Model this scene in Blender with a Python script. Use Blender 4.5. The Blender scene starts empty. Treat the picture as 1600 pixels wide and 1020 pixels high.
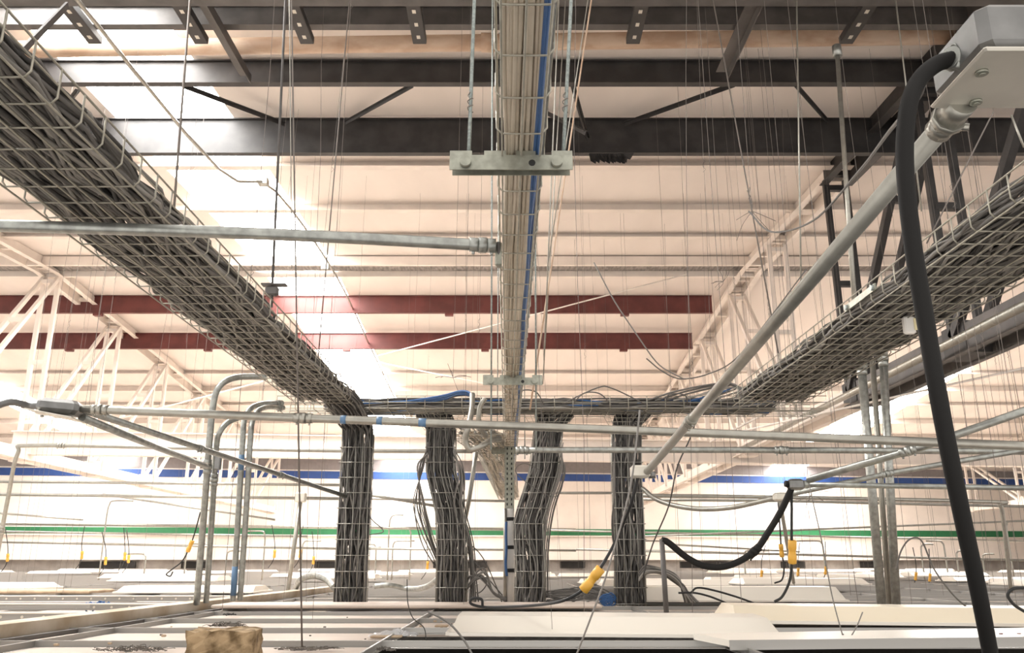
import bpy, math, random
from mathutils import Vector as V
C = bpy.context.scene.collection
random.seed(7)
# ------------------------------------------------------------------ camera, world, exposure
F = 1300.0; CZ = 0.28; TP = math.atan(370.0/1300.0)
cam = bpy.data.cameras.new('camera'); co = bpy.data.objects.new('camera', cam); C.objects.link(co)
co.location = (0, 0, CZ); co.rotation_euler = (math.pi/2+TP, 0, 0)
cam.sensor_width = 36; cam.lens = 36*F/1600; cam.clip_start = .05; cam.clip_end = 200
sc = bpy.context.scene; sc.camera = co
sc.view_settings.view_transform = 'Standard'; sc.view_settings.look = 'None'
sc.view_settings.gamma = 1; sc.view_settings.use_curve_mapping = False
sc.view_settings.exposure = 0.98
w = bpy.data.worlds.new('world'); sc.world = w; w.use_nodes = True
w.node_tree.nodes['Background'].inputs[0].default_value = (1.0, .95, .90, 1)
w.node_tree.nodes['Background'].inputs[1].default_value = .85
SKY = 17.0       # brightness of the roof daylight panels
# ------------------------------------------------------------------ pixel helpers (z relative to the lens)
c_, s_ = math.cos(TP), math.sin(TP)
def ray(px, py):
    v = (510-py)/F
    return V(((px-800)/F, c_-v*s_, s_+v*c_))
O = V((0, 0, CZ))
def P(px, py, d): return O+ray(px, py)*d
def PZ(px, py, z): r = ray(px, py); return O+r*(z/r.z)
def PY(px, py, y): r = ray(px, py); return O+r*(y/r.y)
# ------------------------------------------------------------------ materials
def mat(name, col, rough=.6, metal=0, noise=0, nscale=8, col2=None, emit=0, alpha=1, bump=0, stretch=None, trans=0):
    m = bpy.data.materials.new(name); m.use_nodes = True; nt = m.node_tree; b = nt.nodes['Principled BSDF']
    b.inputs['Base Color'].default_value = (*col, 1); b.inputs['Roughness'].default_value = rough
    b.inputs['Metallic'].default_value = metal
    if trans: b.inputs['Transmission Weight'].default_value = trans
    tc = nt.nodes.new('ShaderNodeTexCoord'); n = nt.nodes.new('ShaderNodeTexNoise')
    n.inputs['Scale'].default_value = nscale; n.inputs['Detail'].default_value = 6
    mp = nt.nodes.new('ShaderNodeMapping'); nt.links.new(tc.outputs['Object'], mp.inputs[0]); nt.links.new(mp.outputs[0], n.inputs[0])
    if stretch: mp.inputs['Scale'].default_value = stretch
    if noise or col2:
        r = nt.nodes.new('ShaderNodeValToRGB')
        a = col2 or tuple(max(0, x*(1-noise)) for x in col)
        r.color_ramp.elements[0].position = .38; r.color_ramp.elements[1].position = .62
        r.color_ramp.elements[0].color = (*a, 1); r.color_ramp.elements[1].color = (*col, 1)
        nt.links.new(n.outputs[0], r.inputs[0]); nt.links.new(r.outputs[0], b.inputs['Base Color'])
    if bump:
        bp = nt.nodes.new('ShaderNodeBump'); bp.inputs['Strength'].default_value = bump
        nt.links.new(n.outputs[0], bp.inputs['Height']); nt.links.new(bp.outputs[0], b.inputs['Normal'])
    if name in ('black_rubber', 'black_cord', 'cable_dark', 'cable_charcoal'): b.inputs['Specular IOR Level'].default_value = .2
    if emit:
        b.inputs['Emission Color'].default_value = (1, .98, .95, 1); b.inputs['Emission Strength'].default_value = emit
    return m
M = dict(
 roof=mat('roof_cream', (.80, .725, .665), .7, noise=.07, nscale=1.5, stretch=(1, .3, 1)),
 white=mat('white_steel_paint', (.80, .72, .65), .5, noise=.1, nscale=3),
 wall=mat('wall_cream', (.82, .75, .68), .7, noise=.06, nscale=2),
 black=mat('black_steel_paint', (.033, .030, .029), .55, noise=.45, nscale=5),
 dgrey=mat('dark_grey_steel', (.085, .077, .072), .5, noise=.35, nscale=5),
 red=mat('red_oxide_primer', (.14, .034, .029), .6, noise=.3, nscale=3),
 tan=mat('tan_pipe_paint', (.56, .42, .31), .6, col2=(.42, .28, .19), nscale=7, stretch=(.5, 1, 1)),
 galv=mat('galvanised_steel', (.36, .37, .345), .38, .8, noise=.3, nscale=30),
 galvl=mat('satin_galvanised_steel', (.36, .35, .31), .36, .75, noise=.15, nscale=25),
 zinc=mat('zinc_plated_bracket', (.33, .335, .28), .4, .6, noise=.25, nscale=40),
 wire=mat('tray_wire_zinc', (.36, .34, .28), .42, .4, noise=.2, nscale=30),
 hang=mat('hanger_wire_steel', (.15, .13, .115), .6, .2),
 rod=mat('threaded_rod_zinc', (.32, .36, .345), .4, .6, noise=.3, nscale=120),
 cab1=mat('cable_charcoal', (.125, .118, .11), .6), cab2=mat('cable_grey', (.19, .18, .165), .6),
 cab3=mat('cable_dark', (.06, .057, .054), .6), cab4=mat('cable_pale_grey', (.26, .245, .22), .6),
 cream=mat('cable_cream', (.70, .62, .51), .5, noise=.1, nscale=14), cream2=mat('cable_beige', (.52, .455, .36), .5, noise=.1, nscale=14),
 blue=mat('cable_blue', (.03, .10, .26), .45), bluel=mat('blue_overspray', (.09, .17, .28), .5),
 rubber=mat('black_rubber', (.012, .0115, .011), .7), yellow=mat('yellow_plastic', (.66, .36, .05), .4),
 cord=mat('black_cord', (.03, .03, .03), .5),
 tile=mat('ceiling_tile_back', (.50, .425, .365), .9, noise=.10, nscale=3, bump=.1),
 tee=mat('tee_bar_steel', (.34, .33, .31), .4, .5),
 pan=mat('white_pan_enamel', (.66, .62, .55), .35), panw=mat('cream_reflector', (.74, .66, .52), .3),
 drywall=mat('drywall_paper', (.33, .26, .18), .85, col2=(.52, .46, .38), nscale=3.2),
 wool=mat('mineral_wool_tan', (.40, .29, .17), .95, col2=(.13, .085, .04), nscale=24, bump=.8),
 dust=mat('grey_lint', (.17, .15, .13), 1, noise=.5, nscale=30),
 card=mat('brown_scrap', (.42, .32, .22), .9, noise=.3), 
 bag=mat('clear_plastic_film', (.85, .85, .85), .15, trans=.6),
 bstripe=mat('blue_wall_paint', (.02, .065, .24), .6, noise=.1), gstripe=mat('green_wall_paint', (.02, .16, .06), .6, noise=.1),
 gband=mat('grey_wall_paint', (.22, .20, .20), .7, noise=.1), conc=mat('concrete_band', (.36, .33, .30), .85, noise=.25, nscale=3),
 hole=mat('dark_recess', (.02, .018, .016), .9), tape=mat('black_tape', (.01, .01, .01), .5),
 cast=mat('cast_box_metal', (.21, .21, .205), .4, .75, noise=.25, nscale=18),
 boxl=mat('box_cover_plate', (.60, .57, .50), .42, .45, noise=.12, nscale=12),
 tag=mat('pale_yellow_tag', (.75, .66, .40), .6), pvc=mat('white_pvc', (.72, .70, .66), .35),
 floor=mat('lower_floor', (.05, .045, .04), .6), sky=mat('daylight_panel', (.8, .8, .8), .5, emit=SKY),
 gutter=mat('corrugated_grey', (.30, .27, .25), .6, noise=.5, nscale=6, stretch=(4, 1, 1)),
)
# ------------------------------------------------------------------ mesh builder
class MB:
    def __init__(s): s.v = []; s.f = []; s.mi = []; s.sm = []; s.k = 0
    def poly(s, pts, faces, smooth=False):
        o = len(s.v); s.v += [tuple(p) for p in pts]
        for f in faces: s.f.append(tuple(o+i for i in f)); s.mi.append(s.k); s.sm.append(smooth)
        return s
    def box(s, c, d, R=None):
        c = V(c); x, y, z = (q/2 for q in d)
        pts = [V((a*x, b*y, g*z)) for g in (-1, 1) for b in (-1, 1) for a in (-1, 1)]
        if R is not None: pts = [R @ p for p in pts]
        return s.poly([c+p for p in pts], [(0, 2, 3, 1), (4, 5, 7, 6), (0, 1, 5, 4), (2, 6, 7, 3), (0, 4, 6, 2), (1, 3, 7, 5)])
    def bevbox(s, c, d, b, R=None):
        # chamfered box: stacked octagonal rings
        c = V(c); x, y, z = (q/2 for q in d); pts = []
        for zz, i in ((-z, b), (-z+b, 0), (z-b, 0), (z, b)):
            X, Y = x-i, y-i; e = b
            for a, q in ((X, Y-e), (X-e, Y), (-X+e, Y), (-X, Y-e), (-X, -Y+e), (-X+e, -Y), (X-e, -Y), (X, -Y+e)): pts.append(V((a, q, zz)))
        if R is not None: pts = [R @ p for p in pts]
        fs = [(7, 6, 5, 4, 3, 2, 1, 0), tuple(range(24, 32))]
        for r in range(3):
            for i in range(8): j = (i+1) % 8; fs.append((r*8+i, r*8+j, r*8+8+j, r*8+8+i))
        return s.poly([c+p for p in pts], fs)
    def tube(s, pts, r, n=6, cap=True, radii=None):
        pts = [V(p) for p in pts]; m = len(pts)
        t = (pts[1]-pts[0]).normalized(); a = t.orthogonal().normalized(); ring = []
        for i, p in enumerate(pts):
            t2 = (pts[min(i+1, m-1)]-pts[max(i-1, 0)])
            if t2.length < 1e-9: t2 = t
            t2 = t2.normalized(); a = (a-t2*a.dot(t2)); a = a.normalized() if a.length > 1e-6 else t2.orthogonal().normalized()
            b = t2.cross(a); rr = radii[i] if radii else r
            for k in range(n):
                q = 2*math.pi*k/n; ring.append(p+(a*math.cos(q)+b*math.sin(q))*rr)
        fs = []
        for i in range(m-1):
            for k in range(n): j = (k+1) % n; fs.append((i*n+k, i*n+j, i*n+n+j, i*n+n+k))
        s.poly(ring, fs, n > 4)
        if cap:
            o = len(s.v)-len(ring)
            s.f.append(tuple(o+k for k in range(n))[::-1]); s.f.append(tuple(o+(m-1)*n+k for k in range(n))); s.mi += [s.k]*2; s.sm += [False]*2
        return s
    def build(s, name, m, parent=None, base=None):
        ms = m if isinstance(m, list) else [m]
        me = bpy.data.meshes.new(name)
        if parent is not None:
            base = V((0, 0, 0)); q = parent
            while q is not None: base += q.location; q = q.parent
        if base is None:
            xs, ys, zs = zip(*s.v); base = V(((min(xs)+max(xs))/2, (min(ys)+max(ys))/2, min(zs)))
        b = V(base)
        me.from_pydata([tuple(V(p)-b) for p in s.v], [], s.f)
        for q in ms: me.materials.append(M[q])
        me.polygons.foreach_set('material_index', s.mi); me.polygons.foreach_set('use_smooth', s.sm); me.update()
        o = bpy.data.objects.new(name, me); C.objects.link(o)
        if parent is not None: o.parent = parent
        else: o.location = b
        return o
def tag(o, label, cat, group=None, kind=None):
    o['label'] = label; o['category'] = cat
    if group: o['group'] = group
    if kind: o['kind'] = kind
    return o
def thing(name, label, cat, loc, group=None):
    o = bpy.data.objects.new(name, None); C.objects.link(o); o.location = loc; o.empty_display_size = .05
    return tag(o, label, cat, group)
def struct(o): o['kind'] = 'structure'; return o
def spl(pts, n=8):
    pts = [V(p) for p in pts]; q = [pts[0]*2-pts[1]]+pts+[pts[-1]*2-pts[-2]]; out = []
    for i in range(1, len(q)-2):
        a, b, c, d = q[i-1:i+3]
        for k in range(n):
            t = k/n; out.append(.5*((2*b)+(c-a)*t+(2*a-5*b+4*c-d)*t*t+(3*b-a-3*c+d)*t**3))
    return out+[pts[-1]]
def lerp(a, b, t): return a+(b-a)*t
def copy_tree(o, loc, label=None, rz=None):
    r = o.copy(); C.objects.link(r); r.location = loc
    if label: r['label'] = label
    if rz is not None: r.rotation_euler = (0, 0, rz)
    for ch in list(o.children):
        c = ch.copy(); C.objects.link(c); c.parent = r
        for g in list(ch.children): d = g.copy(); C.objects.link(d); d.parent = c
    return r
import mathutils
def aim(a, b):   # matrix whose local x runs a->b, z as upright as possible
    x = (V(b)-V(a)).normalized(); z = V((0, 0, 1)); y = z.cross(x)
    y = y.normalized() if y.length > 1e-4 else V((0, 1, 0)); z = x.cross(y)
    return mathutils.Matrix((x, y, z)).transposed()
def bar(mb, a, b, wy, wz): a = V(a); b = V(b); return mb.box((a+b)/2, ((b-a).length, wy, wz), aim(a, b))
# ------------------------------------------------------------------ building shell
def RZ(y): return CZ+(5.17-.045*(14-y) if y < 14 else 5.17-.088*(y-14))
Y0, Y1, YR = 3.2, 34.0, 14.0
def roof_strip(name, m, x0, x1, ya=Y0, yb=Y1, dz=0, th=.06):
    mb = MB(); ys = [ya]+([YR] if ya < YR < yb else [])+[yb]
    for a, b in zip(ys, ys[1:]):
        za, zb = RZ(a)+dz, RZ(b)+dz
        mb.poly([(x0, a, za), (x1, a, za), (x1, b, zb), (x0, b, zb), (x0, a, za+th), (x1, a, za+th), (x1, b, zb+th), (x0, b, zb+th)],
                [(0, 3, 2, 1), (4, 5, 6, 7), (0, 1, 5, 4), (1, 2, 6, 5), (2, 3, 7, 6), (3, 0, 4, 7)])
    return struct(mb.build(name, m))
sky = [(-14.4, -13.3, Y0, Y1), (-4.55, -3.2, Y0, Y1), (9.9, 11.3, 15.9, Y1)]
roof_strip('roof', 'roof', -26, -14.4); roof_strip('roof', 'roof', -13.3, -4.55); roof_strip('roof', 'roof', -3.2, 9.9)
roof_strip('roof', 'roof', 9.9, 11.3, Y0, 15.9); roof_strip('roof', 'roof', 11.3, 26)
for i, (a, b, c, d) in enumerate(sky): roof_strip('window_%d' % (i+1), 'sky', a, b, c, d, .02, .03)
WB = 31.0
def wy(x): return WB+.11*x
def band(name, m, z0, z1, off=0, th=.1):
    mb = MB(); xs = (-26, 26)
    pts = []
    for z in (z0+CZ, z1+CZ):
        for o2 in (-off, th):
            for x in xs: pts.append((x, wy(x)+o2, z))
    mb.poly(pts, [(0, 1, 5, 4), (2, 6, 7, 3), (4, 5, 7, 6), (0, 2, 3, 1), (0, 4, 6, 2), (1, 3, 7, 5)])
    return struct(mb.build(name, m))
band('wall_back', 'wall', .12, 4.6, 0, .3)
band('trim_1', 'gband', 3.24, 3.95, .03, 0); band('trim_2', 'bstripe', 2.93, 3.19, .03, 0); band('trim_3', 'gstripe', .97, 1.2, .05, 0)
band('trim_4', 'wall', .93, .97, .12, 0)
band('wall_lower_back', 'conc', -.28, .12, -.25, .5)
mb = MB()
for i, x in enumerate((-14, -11, -6.5, -2, 2.2, 4.2, 7, 10.5, 13.6)): mb.box((x, wy(x)+.2, CZ-.05), (.9 if i % 3 else 2.2, .08, .22))
struct(mb.build('trim_5', 'hole'))
# side walls, far out to the left and right
for nm, x in (('wall_left', -26.1), ('wall_right', 26.1)):
    struct(MB().box((x, 24, 2.7), (.2, 22, 5.4)).build(nm, 'wall'))
# lower floor of the room underneath
struct(MB().box((0, 16, -2.75), (52, 34, .1)).build('floor', 'floor'))
struct(MB().box((0, 32.5, -1.6), (54, .2, 2.3)).build('wall_lower_room', 'conc'))
# ---- suspended ceiling seen from above
TX, TY = 1.22, .61; TXO = -.46
tx0 = [TXO+TX*i for i in range(-8, 8)]; tyy = [1.9+TY*j for j in range(0, 17)]
YC = tyy[-1]+TY
tile = MB().box((TX/2, TY/2, -.012), (TX-.03, TY-.03, .018)).build('ceiling_tile', 'tile', base=(0, 0, 0))
first = True
for i, x in enumerate(tx0):
    for j, y in enumerate(tyy):
        if abs(x)*.9 > y*.75+2.2: continue
        if j in (1, 2) and i in (8, 9): continue          # opened bay under the lifted light fixture
        o = tile if first else tile.copy()
        if not first: C.objects.link(o)
        first = False
        o.location = (x, y, .0+random.uniform(0, .002))
        tag(o, 'pale lay-in ceiling tile seen from above, in the suspended grid', 'ceiling tile', 'lay-in ceiling tiles around the drops')
struct(MB().box((0, (YC+31)/2+.6, -.012), (50, 31-YC+3.6, .018)).build('ceiling', 'tile'))
mb = MB()
def tee(mb, a, b): bar(mb, (a[0], a[1], .006), (b[0], b[1], .006), .003, .018); bar(mb, (a[0], a[1], .016), (b[0], b[1], .016), .007, .006); bar(mb, (a[0], a[1], -.006), (b[0], b[1], -.006), .026, .003)
for j in range(0, 46):
    y = 1.9+TY*j
    tee(mb, (-20 if y > 9 else -9.8, y), (20 if y > 9 else 9.6, y))
for i in range(-8, 9): tee(mb, (TXO+TX*i, 1.9), (TXO+TX*i, 12))
struct(mb.build('trim_6', 'tee'))
# ------------------------------------------------------------------ steel roof framing
def ibeam(name, label, m, y, zt, zb, x0, x1, fl=.08, slope=0, cat='beam', clips=0, hwall=False):
    t = thing(name, label, cat, ((x0+x1)/2, y, zb+CZ)); k = (slope*x0, slope*x1)
    def L(z, o=0): return (V((x0, y+k[0]+o, z+CZ)), V((x1, y+k[1]+o, z+CZ)))
    a, b = L((zt+zb)/2); bar(MB(), a, b, .012, zt-zb); mb = bar(MB(), a, b, .014, zt-zb-.02); mb.build('web', m, t)
    a, b = L(zb+.006); bar(MB(), a, b, fl, .014).build('bottom_flange', m, t)
    a, b = L(zt-.006); bar(MB(), a, b, fl, .014).build('top_flange', m, t)
    for i in range(clips):
        x = lerp(x0, x1, (i+.5)/clips); MB().box((x, y+slope*x, zb+CZ-.03), (.16, .1, .05)).build('clip', m, t)
    return t
ibeam('steel_joist', 'dark grey steel joist cropped along the very top edge of the picture', 'dgrey', 5.6, 4.6, 4.24, -6, 6)
ibeam('steel_joist', 'dark grey steel beam above the tan pipe, slotted channels ending on it', 'dgrey', 6.2, 4.66, 4.45, -7, 3.95)
ibeam('steel_joist', 'black steel beam directly behind the tan pipe', 'black', 7.3, 4.84, 4.58, -8.3, 8)
ibeam('steel_joist', 'black steel beam with ragged paint scraps, lowest of the black beams in the picture', 'black', 8.5, 4.88, 4.44, -8.3, 8)
ibeam('steel_purlin', 'red oxide steel beam, upper one of the two red beams', 'red', 15.5, 5.03, 4.68, -20, 3.9, clips=7)
ibeam('steel_purlin', 'red oxide steel beam, lower one of the two red beams', 'red', 17.4, 4.80, 4.45, -20, 3.9, clips=8)
# white roof purlins (Z shaped)
def purlin(y, h, label, m='white'):
    t = thing('roof_purlin', label, 'purlin', (0, y, RZ(y)-h))
    bar(MB(), (-20, y, RZ(y)-h/2), (20, y, RZ(y)-h/2), .02, h).build('web', m, t)
    bar(MB(), (-20, y-.05, RZ(y)-h), (20, y-.05, RZ(y)-h), .12, .012).build('flange', m, t)
    return t
purlin(9.75, .10, 'white roof purlin just beyond the last black beam'); purlin(11.2, .13, 'white roof purlin, second beyond the last black beam')
purlin(12.5, .08, 'white roof purlin nearest in front of the ridge')
for i, (y, h) in enumerate(((20.3, .08), (21.6, .14), (23.2, .08), (25, .14), (27, .1), (29, .14))):
    purlin(y, h, ['white roof purlin nearest behind the red beams', 'white roof purlin, second behind the red beams', 'white roof purlin, third behind the red beams', 'white roof purlin, fourth behind the red beams', 'white roof purlin, second from the far end wall', 'white roof purlin, nearest to the far end wall'][i])
t = thing('ridge_gutter', 'grey corrugated ridge strip between white rails across the roof', 'ridge strip', (0, 13.9, 5.2))
MB().box((0, 13.9, RZ(14)-.09), (40, .5, .02)).build('corrugated_strip', 'gutter', t)
for dy in (-.3, .3): MB().box((0, 13.9+dy, RZ(14)-.12), (40, .06, .16)).build('rail', 'white', t)
# white girder between the trusses
def gird(x): return 15.0+.10*x
t = thing('roof_girder', 'deep white girder spanning between the roof trusses above the blue stripe', 'girder', (2, 15, 1.8+CZ))
a, b = V((-8.5, gird(-8.5), 1.97+CZ)), V((13.5, gird(13.5), 1.97+CZ))
bar(MB(), a, b, .03, .36).build('web', 'white', t)
for dz in (-.19, .19): bar(MB(), a+V((0, 0, dz)), b+V((0, 0, dz)), .2, .02).build('flange', 'white', t)
# trusses
def truss(x, zb, nodes, label, dark_to=None, zoff=0, skipnear=False):
    t = thing('roof_truss', label, 'truss', (x, nodes[0], zb+CZ)); B = zb+CZ
    def T(y): return RZ(y)-.10+zoff
    def seg(nm, y0, z0, y1, z1, wx, wz, m, n=2, gap=.13, batten=True):
        mb = MB()
        for k in ((-1, 1) if n == 2 else (0,)):
            xx = x+k*gap; bar(mb, (xx, y0, z0), (xx, y1, z1), wx, wz)
            if n == 2 and wz >= .1: bar(mb, (xx+k*.04, y0, z0-wz/2+.005), (xx+k*.04, y1, z1-wz/2+.005), .09, .01)
        if n == 2 and batten:
            L = math.hypot(y1-y0, z1-z0); q = max(2, int(L/1.1))
            for i in range(q+1):
                f = i/q; f = min(max(f, .04), .96); mb.box((x, lerp(y0, y1, f), lerp(z0, z1, f)), (2*gap, .07, .07))
        mb.build(nm, m, t)
    def mm(y): return 'black' if dark_to and y < dark_to else 'white'
    ys = nodes
    for a, b in zip(ys, ys[1:]):
        cuts = [a, b] if not (a < YR < b) else [a, YR, b]
        for p, q in zip(cuts, cuts[1:]): seg('top_chord', p, T(p), q, T(q), .03 if mm((p+q)/2) == 'black' else .02, .25 if mm((p+q)/2) == 'black' else .18, mm((p+q)/2))
        dk = mm((a+b)/2) == 'black'; seg('bottom_chord', a, B, b, B, .02, .28 if dk else .2, 'dgrey' if dk else 'white', gap=.11)
    for i, y in enumerate(ys):
        seg('vertical_web', y, B, y, T(y)-.05, .06, .07, mm(y))
        MB().box((x, y, B+.02), (.26, .4, .3)).build('gusset', mm(y), t)
        if y > 13 and i > 0: seg('diagonal_web', y, T(y)-.08, ys[i-1], B+.05, .06, .07, mm(y))
        elif y <= 9 and i < len(ys)-1: seg('diagonal_web', y, T(y)-.08, ys[i+1], B+.05, .07, .09, mm(y))
    return t
nl = [11.7, 14.2, 16.7, 19.2, 21.8, 24.3, 26.8, 29.4]
truss(-8.3, 1.77, nl, 'white steel roof truss receding on the left side')
truss(4.25, 1.97, [4.9, 7.5, 10.0, 12.5, 15, 17.5, 20, 22.5, 25, 27.5, 30], 'roof truss on the right, black near the viewer and white beyond', 10.1)
truss(16.6, 1.90, [15, 17.5, 20, 22.5, 25, 27.5, 30.5], 'white steel roof truss beyond the right skylight, at the right picture edge')
# bridging braces between the black beams
for i, (a, b, yy) in enumerate((((284, 131), (445, 192), 0), ((646, 131), (540, 190), 0), ((1148, 130), (975, 192), 0), ((1242, 131), (1292, 188), 0), ((894, 130), (918, 215), 0), ((915, 205), (850, 172), 0), ((122, 140), (92, 178), 0))):
    p = PY(*a, 7.36); q = PY(*b, 8.44); mb = bar(MB(), p, q, .05, .006); bar(mb, p+V((0, 0, -.02)), q+V((0, 0, -.02)), .006, .045)
    lb = ['left of the centre tray, the longest one', 'just left of the centre tray', 'right of the centre tray, the longest one', 'nearest the black truss', 'upright and nearly hidden right of the centre tray', 'hooked into the V beside the centre tray', 'farthest left beside the skylight'][i]
    tag(mb.build('bridging_brace', 'black'), 'black angle brace between two black beams, '+lb, 'brace')
# slotted channels running out to the grey beam
for i, px in enumerate((145, 312, 478, 655, 990, 1325, 1512)):
    p = PY(px, 46, 6.18); x = p.x; z = 4.34+CZ
    lb = ['farthest left', 'second from the left', 'third from the left', 'nearest on the left of the centre tray', 'nearest on the right of the centre tray', 'second right of the centre tray', 'farthest right'][i]
    t = thing('slotted_channel', 'dark slotted channel under the top beam, '+lb, 'channel', (x, 5.8, z))
    mb = MB(); mb.box((x, 5.7, z-.02), (.11, 1.1, .006))
    for k in (-1, 1): mb.box((x+k*.055, 5.7, z+.01), (.006, 1.1, .06))
    rl = mb.build('rail', 'black', t)
    for k in range(6): MB().box((x, 5.3+k*.17, z-.0245), (.03, .045, .003)).build('slot', 'boxl', rl)
for a, b, lb in (((300, -30), (384, 118), 'left'), ((1192, -30), (1128, 112), 'right')):
    p = PY(*a, 5.5); q = PY(*b, 6.9); mb = bar(MB(), p, q, .11, .008); bar(mb, p+V((.05, 0, -.04)), q+V((.05, 0, -.04)), .008, .09)
    tag(mb.build('angle_iron', 'dgrey'), 'brown-black angle iron hanging down across the tan pipe, '+lb+' of the centre tray', 'angle iron')
t = thing('beam_bracket', 'dark bent steel bracket cropped at the left edge above the left tray', 'bracket', P(10, 90, 3.2))
bar(MB(), P(-40, 45, 3.2), P(48, 104, 3.25), .012, .05).build('angle', 'dgrey', t); bar(MB(), P(5, 110, 3.2), P(105, 8, 3.9), .01, .03).build('brace', 'dgrey', t)
mb = MB().box(P(-6, 92, 3.22), (.14, .02, .12)); mb.build('plate', 'dgrey', t); MB().tube([P(2, 92, 3.17), P(2, 92, 3.21)], .014, 6).build('bolt', 'zinc', t)
# tan sprinkler pipe
a = PY(-30, 78, 6.72); b = PY(1500, 56, 6.72); a2 = a+(a-b).normalized()*2
t = thing('sprinkler_pipe', 'long tan painted pipe crossing under the black roof beams', 'pipe', (0, 6.72, a.z))
MB().tube([a2, b+(b-a).normalized()*2.2], .078, 16).build('pipe', 'tan', t)
for px in (760,): 
    f = (px+30)/1530; p = a+(b-a)*f; MB().tube([p-V((.06, 0, 0)), p+V((.06, 0, 0))], .09, 16).build('coupling', 'tan', t)
# ragged scraps hanging on the beam
for px, n, lb in ((955, 34, 'right of the centre tray'),):
    mb = MB()
    for i in range(n):
        p = PY(px+random.uniform(-28, 28), 243, 8.44); h = random.uniform(.02, .09); ww = random.uniform(.02, .07)
        mb.poly([p+V((-ww, 0, .03)), p+V((ww, 0, .03)), p+V((ww*.4, .01, -h)), p+V((-ww*.7, -.01, -h*.7))], [(0, 1, 2, 3)])
        mb.poly([p+V((-ww, .02, .03)), p+V((ww, .02, .03)), p+V((ww*.4, .03, -h)), p+V((-ww*.7, .01, -h*.7))], [(3, 2, 1, 0)])
    tag(mb.build('paint_scrap', 'black'), 'ragged black scraps dangling off a black beam, '+lb, 'scrap')
# conduit hugging the roof beside the skylight, with a rod brace crossing the red beams
pts = [(-3.33, y, RZ(y)-.62+(.2 if y > 9 else 0)) for y in (4.2, 8.6)]+[(-3.1, y, RZ(y)-.30) for y in (10, 14, 18, 24)]
t = thing('roof_conduit', 'thin conduit running away along the left skylight edge', 'conduit', pts[0]); MB().tube(spl(pts, 4), .018, 6).build('pipe', 'galvl', t)
for y in (9.6, 13.2): MB().box((-3.14, y, RZ(y)-.34), (.12, .12, .09)).build('coupling', 'galv', t)
for a, b, ya, yb, lb in (((590, 556), (1075, 428), 15.2, 11.5, 'across the two red beams, rising to the right'), ((592, 566), (760, 600), 15.5, 13, 'falling right below the red beams, left of the centre tray'),
                ((185, 655), (412, 596), 12, 10, 'above the left conduit bend'), ((1130, 680), (1600, 575), 9, 8, 'under the right truss, upper one'), ((1110, 690), (1600, 440), 10, 12, 'under the right truss, steeper one')):
    tag(MB().tube([PY(*a, ya), PY(*b, yb)], .012, 5).build('brace_rod', 'white'), 'thin pale brace rod '+lb, 'rod')
tag(MB().tube([PY(-20, 528, 17.8), PY(1110, 540, 17.8)], .022, 6).build('roof_conduit', 'white'), 'thin white conduit running across in front of the lower red beam', 'conduit')
t = thing('junction_box', 'small pale box on the white conduit in front of the lower red beam', 'box', PY(258, 532, 17.7)); MB().box(PY(258, 529, 17.7), (.16, .08, .12)).build('cover', 'boxl', t)
# ------------------------------------------------------------------ wire mesh trays
def tray_y(name, label, x0, x1, ya, yb, z, h, pitch, wr, nl, sl=0):
    t = thing(name, label, 'cable tray', ((x0+x1)/2, ya, z)); mb = MB()
    for i in range(nl+1): x = lerp(x0, x1, i/nl); mb.tube([(x+sl*ya, ya, z-wr*2.8), (x+sl*yb, yb, z-wr*2.8)], wr*1.05, 5)
    n = int((yb-ya)/pitch)
    for k in range(n+1): y = ya+k*pitch; mb.tube([(x0+sl*y, y, z-wr), (x1+sl*y, y, z-wr)], wr, 5)
    mb.build('floor_mesh', 'wire', t)
    for x, sg in ((x0, -1), (x1, 1)):
        mb = MB()
        for k in range(n+1): y = ya+k*pitch; q = x+sl*y; mb.tube([(q, y, z-wr), (q+sg*.012, y, z+.012), (q+sg*.012, y, z+h)], wr, 5)
        mb.tube([(x+sg*.01+sl*ya, ya, z+h*.5), (x+sg*.01+sl*yb, yb, z+h*.5)], wr, 5)
        mb.tube([(x+sg*.01+sl*ya, ya, z+h), (x+sg*.01+sl*yb, yb, z+h)], wr*1.15, 5)
        mb.build('side_mesh', 'wire', t)
    return t
ZT = CZ+.98
tray_y('wire_mesh_tray', 'wide wire mesh cable tray packed with grey cables on the left', -1.365, -1.02, -.465, 5.25, ZT, .085, .105, .0028, 7)
tray_y('wire_mesh_tray', 'wide wire mesh cable tray packed with grey cables on the right', 1.42, 1.84, -.465, 5.3, ZT, .085, .105, .0028, 8)
ZC = CZ+.90
tray_y('wire_mesh_tray', 'narrow wire mesh cable tray overhead in the centre, full of cream cables', -.011, .075, -.55, 8.2, ZC, .055, .145, .0022, 2, sl=-.0065)
# cross tray
xa, xb, ya, yb = -1.55, 2.08, 5.42, 5.74; zt = ZT-.0
t = thing('wire_mesh_tray', 'wire mesh cable tray running crosswise above the four vertical drops', 'cable tray', (0, ya, zt)); mb = MB(); wr = .0028
for i in range(6): y = lerp(ya, yb, i/5); mb.tube([(xa, y, zt+wr), (xb, y, zt+wr)], wr, 5)
n = int((xb-xa)/.122)
for k in range(n+1): x = xa+k*.122; mb.tube([(x, ya, zt-wr), (x, yb, zt-wr)], wr, 5)
mb.build('floor_mesh', 'wire', t)
for y, sg in ((ya, -1), (yb, 1)):
    mb = MB()
    for k in range(n+1): x = xa+k*.122; mb.tube([(x, y, zt-wr), (x, y+sg*.01, zt+.085)], wr, 5)
    for f in (.5, 1): mb.tube([(xa, y, zt+.085*f), (xb, y, zt+.085*f)], wr, 5)
    mb.build('side_mesh', 'wire', t)
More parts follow.
